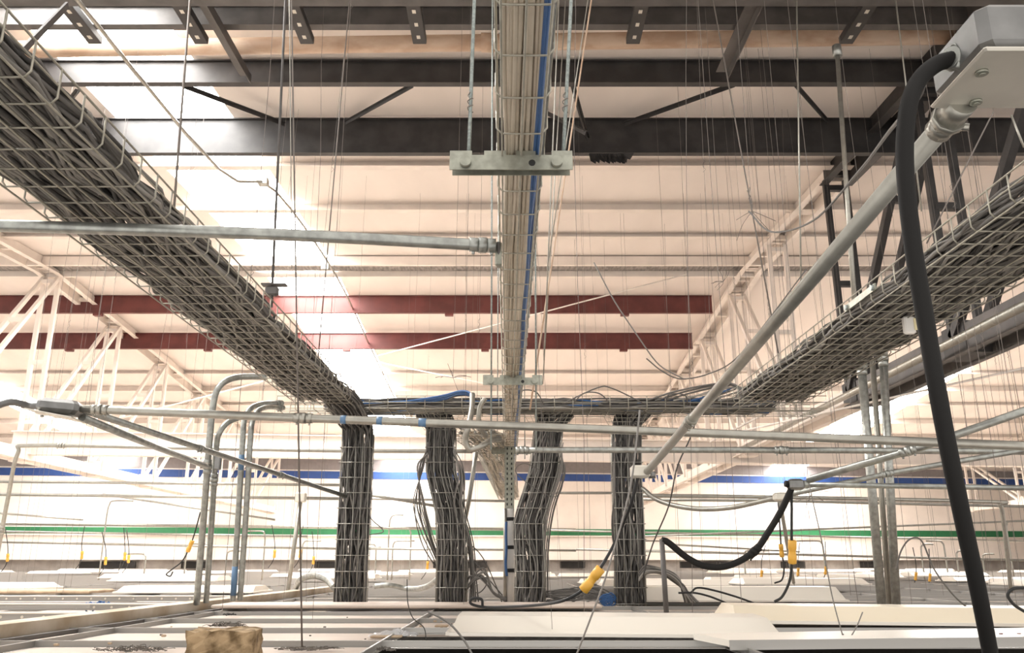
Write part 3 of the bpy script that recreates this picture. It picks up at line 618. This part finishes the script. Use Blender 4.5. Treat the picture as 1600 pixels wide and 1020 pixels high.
for i, (a, b) in enumerate(((128, 867), (195, 869), (201, 873), (165, 876), (12, 871), (429, 865), (469, 865), (490, 875), (668, 883), (1190, 897), (1247, 893), (1290, 891), (1431, 900), (1453, 902))):
    d = 12.0; x0 = a+random.uniform(-6, 6)
    ycord('tiny yellow connector on a thin cord far back over the tiles', [P(x0, b-45, d), P(a, b-20, d), P(a, b, d), P(a-3, b+12, d), P(a-10, b+22, d)], 2, .006, 1.1, 4, 'far yellow connectors')
# far thin conduits
for i, (x0, y0_, x1, y1_, d, r) in enumerate(((-20, 752, 560, 758, 9, .016), (-20, 772, 530, 779, 8, .016), (470, 777, 800, 783, 10, .015), (-20, 846, 560, 858, 12, .018), (540, 857, 900, 860, 12, .016), (900, 858, 1640, 876, 11, .016), (-20, 818, 900, 828, 16, .03), (850, 828, 1640, 846, 16, .02), (-20, 800, 130, 812, 10, .012), (160, 772, 430, 812, 10, .013), (1040, 850, 1250, 862, 13, .015), (830, 770, 960, 770, 7.5, .012), (560, 770, 690, 792, 6.5, .012), (1000, 838, 1640, 812, 10, .012), (-20, 830, 480, 838, 14, .02))):
    tag(MB().tube([P(x0, y0_, d), P(x1, y1_, d*1.02)], r, 6).build('distant_conduit', 'galvl'), 'thin pale conduit running level far back below the blue stripe', 'conduit', 'distant level conduits')
# small box + stub on left far conduit
p = P(470, 777, 7.9); t = thing('junction_box', 'small white box on the thin conduit left of the first drop', 'junction box', p); MB().bevbox(p, (.1, .07, .09), .01).build('body', 'boxl', t)
conduit('thin upright conduit under the small white box left of the first drop', [p, V((P(460, 920, 7.9).x, p.y, .01))], .02, 'galvl', smooth=False)
conduit('grey flexible whip arching into the foot of the leftmost drop', [P(462, 918, 7.2), P(470, 905, 7.0), P(490, 899, 6.8), P(510, 905, 6.6), P(522, 918, 6.4)], .026, 'galv')
conduit('grey flexible hose lying on tiles left of the second drop', [P(585, 916, 7), P(610, 914, 7), P(640, 920, 7), P(665, 917, 6.6), P(684, 905, 6.4)], .022, 'galv')
# gooseneck stubs far back
gn = 0
for (a, b, h) in ((155, 897, 122), (225, 895, 40), (288, 895, 55), (352, 895, 45), (410, 895, 75), (470, 893, 60), (605, 903, 100), (612, 903, 60), (640, 900, 80), (560, 895, 50), (586, 896, 55), (1040, 905, 60), (1165, 900, 45), (1290, 897, 60), (1445, 905, 55), (1482, 903, 60), (1500, 905, 45), (1540, 903, 40), (1585, 905, 90)):
    r_ = ray(a, b); d = CZ/(-r_.z); d = min(d, 14); q = O+r_*d; q.z = .0; top = d*h/F
    sg = random.choice((-1, 1)); pts = [q, q+V((0, 0, top*.8)), q+V((sg*.02, 0, top*.95)), q+V((sg*.08, 0, top)), q+V((sg*random.uniform(.2, .5), 0, top))]
    tag(MB().tube(spl(pts, 4), .014, 6).build('conduit_stub', 'galvl'), 'distant thin upright conduit stub bent over at the top', 'conduit', 'distant bent conduit stubs')
# ------------------------------------------------------------------ slotted pole
x0 = .0; yp = 6.6
a = PY(795, 697, yp); b = PY(797, 800, yp); t = thing('slotted_pole', 'pale slotted strut pole hanging below the centre tray', 'pole', (a.x, yp, b.z))
for sg in (-1, 1): MB().box(((a.x+b.x)/2+sg*.034, yp+.02, (a.z+b.z)/2), (.006, .05, a.z-b.z)).build('side_web', 'zinc', t)
MB().box(((a.x+b.x)/2, yp, (a.z+b.z)/2), (.066, .008, a.z-b.z)).build('face', 'zinc', t)
mb = MB()
for k in range(13):
    z = lerp(b.z+.02, a.z-.02, k/12)
    for sg in (-1, 1): mb.box(((a.x+b.x)/2+sg*.017, yp-.0045, z), (.01, .003, .018))
mb.build('slot', 'tape', t)
c = PY(796, 943, 5.95); yq = 5.95; top = PY(796, 795, yq)
t = thing('service_pole', 'white tube pole with black tape bands standing between the middle drops', 'pole', (c.x, yq, .012))
MB().tube([V((c.x, yq, .012)), V((c.x, yq, top.z))], .034, 14).build('tube', 'pvc', t)
MB().tube([V((c.x-.03, yq-.036, .012)), V((c.x-.03, yq-.036, top.z))], .012, 8).build('side_tube', 'galvl', t)
for py in (811, 855, 891, 943): z = PY(796, py, yq).z; MB().tube([V((c.x, yq, z-.012)), V((c.x, yq, z+.012))], .036, 14).build('tape_band', 'tape', t)
q = [PY(791+random.uniform(-1, 1), y_, 5.85) for y_ in (815, 835, 860, 880, 900)]; tag(MB().tube(spl(q, 5), .009, 6).build('network_cable', 'blue'), 'short blue cable running down the taped white pole', 'cable')
# ------------------------------------------------------------------ loose cables around the drops
def loose(label, pts, r=.0038, m='cab1', group=None, d=5.5):
    tag(MB().tube(spl([P(a, b, d) for a, b in pts], 6), r, 5).build('loose_cable', m), label, 'cable', group)
for i in range(12):
    o = random.uniform(0, 22); e = random.uniform(0, 26)
    loose('thin dark cable straying out left of the second drop', [(668, 690+o), (662-o*.5, 730), (645+o*.9, 780+e*.5), (655+o*.9, 820+e), (675+o*.6, 865+e*.6), (690+o*.3, 900)], .0042, random.choice(['cab1', 'cab3', 'cab2']), 'stray cables left of the second drop', 5.5+random.uniform(-.05, .1))
for i in range(12):
    o = random.uniform(0, 20)
    loose('thin dark cable straying out right of the second drop', [(708, 690+o), (716+o*.4, 740), (706+o, 790), (722+o*.9, 850), (728+o*.8, 900), (722+o*1.3, 940)], .0042, random.choice(['cab1', 'cab3', 'cab2']), 'stray cables right of the second drop', 5.5+random.uniform(-.05, .1))
for i in range(10):
    o = random.uniform(0, 24)
    loose('thin dark cable straying out right of the third drop', [(880-o*.2, 690+o), (872+o*.5, 740), (852+o*.6, 800), (846+o*.5, 860), (843+o*.6, 930)], .004, random.choice(['cab1', 'cab2', 'cab4']), 'stray cables right of the third drop', 5.52+random.uniform(-.05, .1))
for i in range(8):
    o = random.uniform(0, 12)
    loose('thin dark cable straying out beside the rightmost drop', [(962-o*.3, 690), (958+o*.3, 760), (966-o, 820), (968-o*.6, 880), (974-o, 940)], .004, random.choice(['cab1', 'cab2']), 'stray cables at the rightmost drop', 5.5)
loose('long dark cable bowing out right of the second drop', [(708, 700), (722, 725), (726, 760), (718, 790), (724, 850), (760, 900), (785, 930)])
loose('dark cable looping over right of the leftmost drop', [(577, 700), (580, 770), (577, 805), (597, 826), (596, 832), (575, 836)])
loose('dark cable bowing out left of the leftmost drop', [(541, 760), (532, 790), (531, 830), (540, 860)], .0035)
loose('large thin loop right of the third drop', [(870, 700), (879, 740), (877, 765), (866, 776), (845, 768), (812, 745), (806, 732), (820, 724), (845, 735)], .003)
loose('thin cable running up in a peak right of the second drop', [(722, 910), (726, 865), (735, 852), (755, 872), (775, 915), (784, 940)], .004)
loose('round loop of dark cable beside the foot of the second drop', [(735, 905), (752, 898), (760, 912), (748, 926), (735, 918), (740, 902), (756, 900)], .004)
for i in range(10):
    o = random.uniform(-8, 22)
    loose('dark cable looping over the tiles between the second drop and the white pole', [(722, 935), (730+o*.4, 905+o*.3), (748+o*.6, 893+random.uniform(-10, 14)), (762+o*.4, 915+o*.4), (775+o*.3, 930), (792, 938+random.uniform(-6, 3))], .0042, random.choice(['cab1', 'cab3', 'cab2']), 'cables looping beside the second drop foot', 5.45)
for i in range(26):
    xs = 855+random.uniform(-12, 10); ys_ = 925+random.uniform(-4, 18); xe = 960+random.uniform(-8, 16)
    loose('dark cable tangled on the tiles between the third and fourth drop', [(xs, ys_), (xs+35, ys_+random.uniform(-8, 10)), (xs+70, ys_+random.uniform(-12, 8)), (xe, 936+random.uniform(-8, 8))], .0045, random.choice(['cab1', 'cab3', 'cab1', 'cab2']), 'tangled cables on the tiles between drops', 5.4)
for i in range(9):
    a = random.uniform(930, 955); b = random.uniform(930, 942)
    loose('blue cable curled on the tiles left of the rightmost drop', [(a, b), (a+10, b-8), (a+18, b), (a+9, b+6), (a+2, b-2), (a+14, b-5)], .004, 'blue', 'curled blue cables on the tiles', 5.35)
for i in range(22):
    o = random.uniform(-6, 10); k = random.uniform(0, 24)
    loose('grey cable fanning over to the right from the foot of the rightmost drop', [(998, 900+o), (1010, 888+o), (1035, 889+k*.4), (1058, 900+k*.6), (1066+k*.4, 922+o), (1070+k, 941)], .0048, random.choice(['cab4', 'cab2', 'cab4', 'cab1']), 'grey cables fanning right of the rightmost drop', 5.3+random.uniform(-.1, .1))
loose('black cable arc lying on the tiles right of the rightmost drop', [(1080, 925), (1090, 918), (1115, 922), (1150, 932), (1178, 942)], .006, 'cord', None, 4.8)
loose('second black cable arc lying lower right of the rightmost drop', [(1060, 926), (1085, 926), (1110, 932), (1135, 942)], .006, 'cord', None, 4.8)
loose('thin dark wire dangling in front of the tiles left of the white fixture', [(636, 905), (637, 940), (645, 965), (662, 980), (666, 1000)], .002, 'cab3', None, 3.2)
loose('thick dark wire slanting over the tiles to the bottom edge', [(668, 955), (700, 972), (725, 1000), (742, 1030)], .0035, 'cab2', None, 2.6)
loose('thin dark cable crossing down in front of the slanting conduit', [(1096, 625), (1080, 680), (1058, 730), (1045, 790), (1020, 850), (1005, 900)], .0045, 'cab3', None, 5.0)
loose('long curved wire hanging over in front of the right truss', [(1010, 560), (1035, 580), (1065, 592), (1110, 583), (1150, 560), (1200, 500), (1260, 420)], .004, 'cab1', None, 5)
loose('grey wire curving down from the roof beside the centre bay', [(928, 410), (960, 470), (1000, 530), (1030, 570), (1068, 592)], .005, 'cab2', None, 6)
loose('dark wire lying in an arch over the right tiles', [(1400, 890), (1408, 860), (1422, 842), (1440, 845), (1460, 890), (1490, 930), (1520, 956)], .004, 'cab1', None, 3.8)
loose('black cord loop cropped at the lower right edge', [(1605, 918), (1583, 920), (1575, 930), (1585, 945), (1605, 958)], .006, 'cord', None, 3)
loose('thin wire with a small eye in front of the right fixture', [(1265, 760), (1285, 850), (1300, 930), (1316, 990), (1322, 1010)], .0022, 'cab2', None, 2.8)
loose('short thin wire hook crossing the right fixture', [(1348, 956), (1338, 980), (1326, 998), (1316, 997), (1318, 990)], .0022, 'cab2', None, 2.8)
loose('thin blurred wire hanging down in front of the fixture', [(1000, 640), (985, 760), (950, 890), (925, 960), (898, 1030)], .0026, 'cab2', None, 2.2)
# curly wire tangles
for (cxp, cyp, s, d, lb) in ((708, 590, 26, 6, 'left of the second centre bracket'), (1175, 330, 40, 5, 'left of the slanting conduit'), (1130, 440, 22, 6, 'near the end of the upper red beam'), (1265, 775, 26, 5, 'above the silver and black box')):
    t = thing('wire_tangle', 'spiky twist of cut tie wire hanging '+lb, 'wire', P(cxp, cyp, d))
    c0 = P(cxp, cyp, d); MB().tube([c0, V((c0.x+.02, c0.y, RZ(c0.y)))], .0016, 4).build('wire', 'hang', t)
    for k in range(7):
        a = random.uniform(0, 6.28); L = s*random.uniform(.5, 1.3)
        mb = MB().tube(spl([P(cxp, cyp, d), P(cxp+math.cos(a)*L*.5+random.uniform(-4, 4), cyp+math.sin(a)*L*.5, d), P(cxp+math.cos(a)*L, cyp+math.sin(a)*L+4, d)], 4), .0022, 4); mb.build('strand', 'hang', t)
# ------------------------------------------------------------------ suspension wires
wires = []
k = 0
while k < 120:
    y = 3.4+TY*random.randint(0, 17)+.02; x = random.uniform(-.62, .62)*y*1.0
    if abs(x+1.19) < .25 and y < 5.3: continue
    if abs(x-1.63) < .3 and y < 5.4: continue
    if abs(x) < .12: continue
    if y < 4 and random.random() < .6: continue
    if x < -1.4 and random.random() < .45: continue
    k += 1
    lean = random.uniform(-.05, .05) if random.random() < .75 else random.uniform(-.35, .35); H = RZ(y)-.02
    pts = [V((x, y, .03))]; n = 6; kx = random.uniform(.0, .02)
    for i in range(1, n): f = i/n; pts.append(V((x+lean*f+random.uniform(-kx, kx), y+random.uniform(-.01, .01), .03+H*f*.98)))
    pts.append(V((x+lean, y, H)))
    r = random.choice((.0013, .0013, .0018))
    mb = MB().tube(pts, r, 4)
    if random.random() < .35:
        f = random.uniform(.35, .7); q = V((x+lean*f, y, .03+H*f)); mb.tube([q+V((.012*math.cos(j*2.1), .004*math.sin(j*2.1), -.02*j)) for j in range(8)], r, 4)
    tag(mb.build('suspension_wire', 'hang'), 'thin steel suspension wire hanging from the roof to the ceiling grid', 'wire', 'suspension wires of the ceiling grid')
# ------------------------------------------------------------------ things on the tiles
# drywall partition top
t = thing('drywall_ridge', 'long beige drywall partition top rising through the ceiling tiles on the left', 'partition top', (-1.8, 2.2, 0))
mb = MB(); mb.poly([(-2.05, 1.9, -.01), (-1.93, 1.9, -.01), (-1.69, 9.0, -.01), (-1.81, 9.0, -.01), (-2.05, 1.9, .062), (-1.93, 1.9, .062), (-1.69, 9.0, .065), (-1.81, 9.0, .065)], [(0, 3, 2, 1), (4, 5, 6, 7), (0, 1, 5, 4), (1, 2, 6, 5), (2, 3, 7, 6), (3, 0, 4, 7)]); mb.build('board', 'drywall', t)
bar(MB(), (-1.905, 1.9, .005), (-1.675, 9, .005), .03, .02).build('track', 'dgrey', t)
def troffer(label, c, sx, sy, h, rz, tilt=0, m='pan', name='light_fixture', group=None, tx=0):
    t = thing(name, label, 'light fixture', c, group); mb = MB(); i = .1*sx if sx < .8 else .06; X_, Y_ = sx/2, sy/2
    pts = [(-X_, -Y_, 0), (X_, -Y_, 0), (X_, Y_, 0), (-X_, Y_, 0), (-X_+.02, -Y_+.14, h), (X_-.02, -Y_+.14, h), (X_-.02, Y_-.14, h), (-X_+.02, Y_-.14, h)]
    mb.poly([V(c)+V(p) for p in pts], [(0, 3, 2, 1), (4, 5, 6, 7), (0, 1, 5, 4), (1, 2, 6, 5), (2, 3, 7, 6), (3, 0, 4, 7)]); mb.build('pan', m, t)
    mb = MB(); e = .008
    for a, b in (((-X_, -Y_), (X_, -Y_)), ((X_, -Y_), (X_, Y_)), ((X_, Y_), (-X_, Y_)), ((-X_, Y_), (-X_, -Y_))): bar(mb, V(c)+V((*a, .004)), V(c)+V((*b, .004)), .03, .012)
    mb.build('rim', 'pan', t)
    t.rotation_euler = (tx, tilt, rz); return t
troffer('long white light fixture pan tilted up on the tiles in front of the middle drops', (.40, 3.62, .018), 1.27, .50, .060, -.02, .006, tx=.02)
troffer('cream light fixture pan beside the tilted white one, at the foot of the thick conduits', (1.72, 4.0, .03), 1.5, .55, .065, -.05, .008, 'panw')
t = thing('white_sheet', 'flat white panel sheet lying across the front right of the tiles', 'panel', (1.55, 2.98, .03))
MB().poly([V((.70, 2.86, .042)), V((2.4, 2.80, .065)), V((2.4, 3.20, .065)), V((.64, 3.12, .042)), V((.70, 2.86, .022)), V((2.4, 2.80, .045)), V((2.4, 3.20, .045)), V((.64, 3.12, .022))], [(0, 1, 2, 3), (7, 6, 5, 4), (0, 4, 5, 1), (1, 5, 6, 2), (2, 6, 7, 3), (3, 7, 4, 0)]).build('sheet', 'pan', t)
bar(MB(), V((.70, 2.855, .027)), V((2.4, 2.795, .05)), .006, .03).build('edge_strip', 'tee', t)
for i, dx in enumerate((.92, .98)): MB().tube([V((.7+dx, 2.93, .053)), V((.7+dx, 2.93, .0575))], .006, 10).build('red_dot', 'red', t)
troffer('white light fixture pan farther back right of the swooping black cable', (1.55, 6.3, .03), 1.5, .6, .09, 0, 0)
# distant fixtures
src = troffer('white light fixture pan lying far back in the ceiling grid', (-2.9, 8.0, .03), 1.22, .6, .055, 0, group='distant fixture pans')
used = set()
for i in range(70):
    jy = random.randint(0, 16); y = 8.7+1.3*jy; jx = random.randint(-int(y*.62/TX)-1, int(y*.62/TX)+1); x = TXO+1.35*jx+.61
    if (jx, jy) in used: continue
    used.add((jx, jy))
    if abs(x+1.2) < 1.4 and y < 10: continue
    copy_tree(src, (x, y, .03+random.uniform(0, .06)), rz=random.uniform(-.04, .04))
# raised tee bars lying loose
for a, b, lb in (((0, 952), (140, 949), 'at the far left by the blue scrap'), ((250, 931), (330, 929), 'just left of the upright conduits')):
    p = PZ(*a, -.235); q = PZ(*b, -.235); mb = bar(MB(), p, q, .02, .003); bar(mb, p+V((0, 0, .008)), q+V((0, 0, .008)), .003, .016)
    tag(mb.build('tee_bar', 'tee'), 'loose metal tee bar '+lb, 'tee bar')
# perforated rails behind the drywall ridge
for j, y in enumerate((4.1, 5.0, 6.2)):
    t = thing('perforated_rail', ['perforated metal rail nearest behind the drywall ridge', 'perforated metal rail second behind the drywall ridge', 'perforated metal rail third behind the drywall ridge'][j], 'rail', (-3, y, .03))
    x1 = -1.98; MB().box(((x1-7)/2, y, .04), (7+x1, .012, .035)).build('web', 'tee', t); MB().box(((x1-7)/2, y, .058), (7+x1, .05, .006)).build('top', 'pan', t)
    mb = MB()
    for i in range(45): mb.tube([(x1-.1-.1*i, y-.0065, .04), (x1-.1-.1*i, y-.008, .04)], .007, 8)
    mb.build('hole_row', 'pan', t)
# mineral wool blocks
def block(label, c, d, rz, seed):
    rnd = random.Random(seed); mb = MB(); n = 8; m_ = 5; c = V(c)
    import itertools
    idx = {}; pts = []; fs = []
    def vid(i, j, k):
        if (i, j, k) not in idx:
            idx[(i, j, k)] = len(pts); pts.append(c+V(((i/n-.5)*d[0]+rnd.uniform(-1, 1)*.005, (j/n-.5)*d[1]+rnd.uniform(-1, 1)*.005, k/m_*d[2]+(rnd.uniform(-1, 1)*.005 if k else 0))))
        return idx[(i, j, k)]
    for i in range(n):
        for j in range(n):
            fs.append((vid(i, j, 0), vid(i, j+1, 0), vid(i+1, j+1, 0), vid(i+1, j, 0))); fs.append((vid(i, j, m_), vid(i+1, j, m_), vid(i+1, j+1, m_), vid(i, j+1, m_)))
    for i in range(n):
        for k in range(m_):
            fs += [(vid(i, 0, k), vid(i+1, 0, k), vid(i+1, 0, k+1), vid(i, 0, k+1)), (vid(i, n, k), vid(i, n, k+1), vid(i+1, n, k+1), vid(i+1, n, k)),
                   (vid(0, i, k), vid(0, i, k+1), vid(0, i+1, k+1), vid(0, i+1, k)), (vid(n, i, k), vid(n, i+1, k), vid(n, i+1, k+1), vid(n, i, k+1))]
    mb.poly(pts, fs); o = mb.build('insulation_block', 'wool'); o.rotation_euler.z = rz; tag(o, label, 'insulation')
block('chunk of tan mineral wool standing on the tiles at the bottom edge', (-.86, 2.66, .004), (.19, .14, .085), .08, 1)
block('tan mineral wool chunk cropped in the bottom left corner', (-1.60, 2.52, .004), (.22, .12, .035), -.1, 2)
def fluff(label, c, R_, h, n, m, name='lint_clump', cat='debris', r=.0022):
    mb = MB(); c = V(c)
    for i in range(n):
        a = random.uniform(0, 6.28); rr = R_*math.sqrt(random.random()); p = c+V((rr*math.cos(a)*1.7, rr*math.sin(a), r)); q = p+V((random.uniform(-1, 1)*R_*.5, random.uniform(-1, 1)*R_*.4, random.random()*h*(1-rr/R_*.6))); e = q+V((random.uniform(-1, 1)*R_*.4, 0, -random.random()*h*.4)); e.z = max(e.z, .004)
        mb.tube(spl([p, q, e], 3), r, 4)
    tag(mb.build(name, m), label, cat)
fluff('dark grey lint clump on the tiles right of the drywall ridge', PZ(357, 978, -.275), .05, .022, 130, 'dust', r=.0012)
fluff('dark wispy lint clump at the bottom edge left of the mineral wool chunk', PZ(205, 1016, -.275), .06, .022, 90, 'dust', r=.0012)
fluff('flat dark lint streak at the bottom edge right of the mineral wool chunk', PZ(480, 1014, -.275), .06, .007, 90, 'dust', r=.0012)
fluff('small black fluff at the foot of the drywall ridge', PZ(358, 961, -.27), .022, .014, 50, 'tape', r=.0014)
fluff('small dark debris tuft left of the loose tee bar', PZ(603, 1016, -.275), .02, .016, 40, 'dust', r=.0012)
fluff('crumpled blue wire scrap lying behind the drywall ridge', PZ(155, 953, -.262), .05, .06, 60, 'blue', 'wire_scrap', 'scrap', .005)
t = thing('plastic_bag', 'crumpled clear plastic film lying on the tiles left of the white fixture', 'plastic', PZ(612, 992, -.275)); c = PZ(615, 994, -.275)
mb = MB(); nn = 12
pts = [c+V(((i/nn-.5)*.19, (j/nn-.5)*.1, .003+random.random()*.03*(1-abs(i/nn-.55)*1.6)*(1 if 0 < j < nn else .2))) for i in range(nn+1) for j in range(nn+1)]
mb.poly(pts, [(i*(nn+1)+j, (i+1)*(nn+1)+j, (i+1)*(nn+1)+j+1, i*(nn+1)+j+1) for i in range(nn) for j in range(nn)]); mb.build('film', 'bag', t)
for i, (a, b, w_, lb) in enumerate(((604, 996, .12, 'under the clear plastic film'), (690, 979, .06, 'left of the white fixture'), (495, 957, .1, 'left of the leftmost drop foot'))):
    c = PZ(a, b, -.272); c.z = .012; tag(MB().bevbox(c, (w_, .05, .008), .003).build('board_scrap', 'card'), 'small brown board scrap lying '+lb, 'scrap')
c = PZ(60, 925, -.26); tag(MB().bevbox((c.x-.2, c.y, .03), (1.6, .5, .03), .01).build('board_scrap', 'card'), 'long tan board lying far left behind the drywall ridge', 'board')
c = V((-.95, 5.0, .02)); tag(MB().bevbox((-.62, 5.35, .035), (2.3, .4, .02), .006).build('board_scrap', 'tile'), 'thin pale board lying at the foot of the left drops', 'board')
for i in range(26):
    c = PZ(random.uniform(0, 720), random.uniform(965, 1018), -.276); c.z = .012
    s = random.uniform(.004, .011); tag(MB().bevbox(c, (s*1.6, s, s*.8), s*.2).build('debris_crumb', random.choice(['tape', 'dust', 'card'])), 'tiny crumb of debris scattered on the front ceiling tiles', 'debris', 'crumbs on the front tiles')
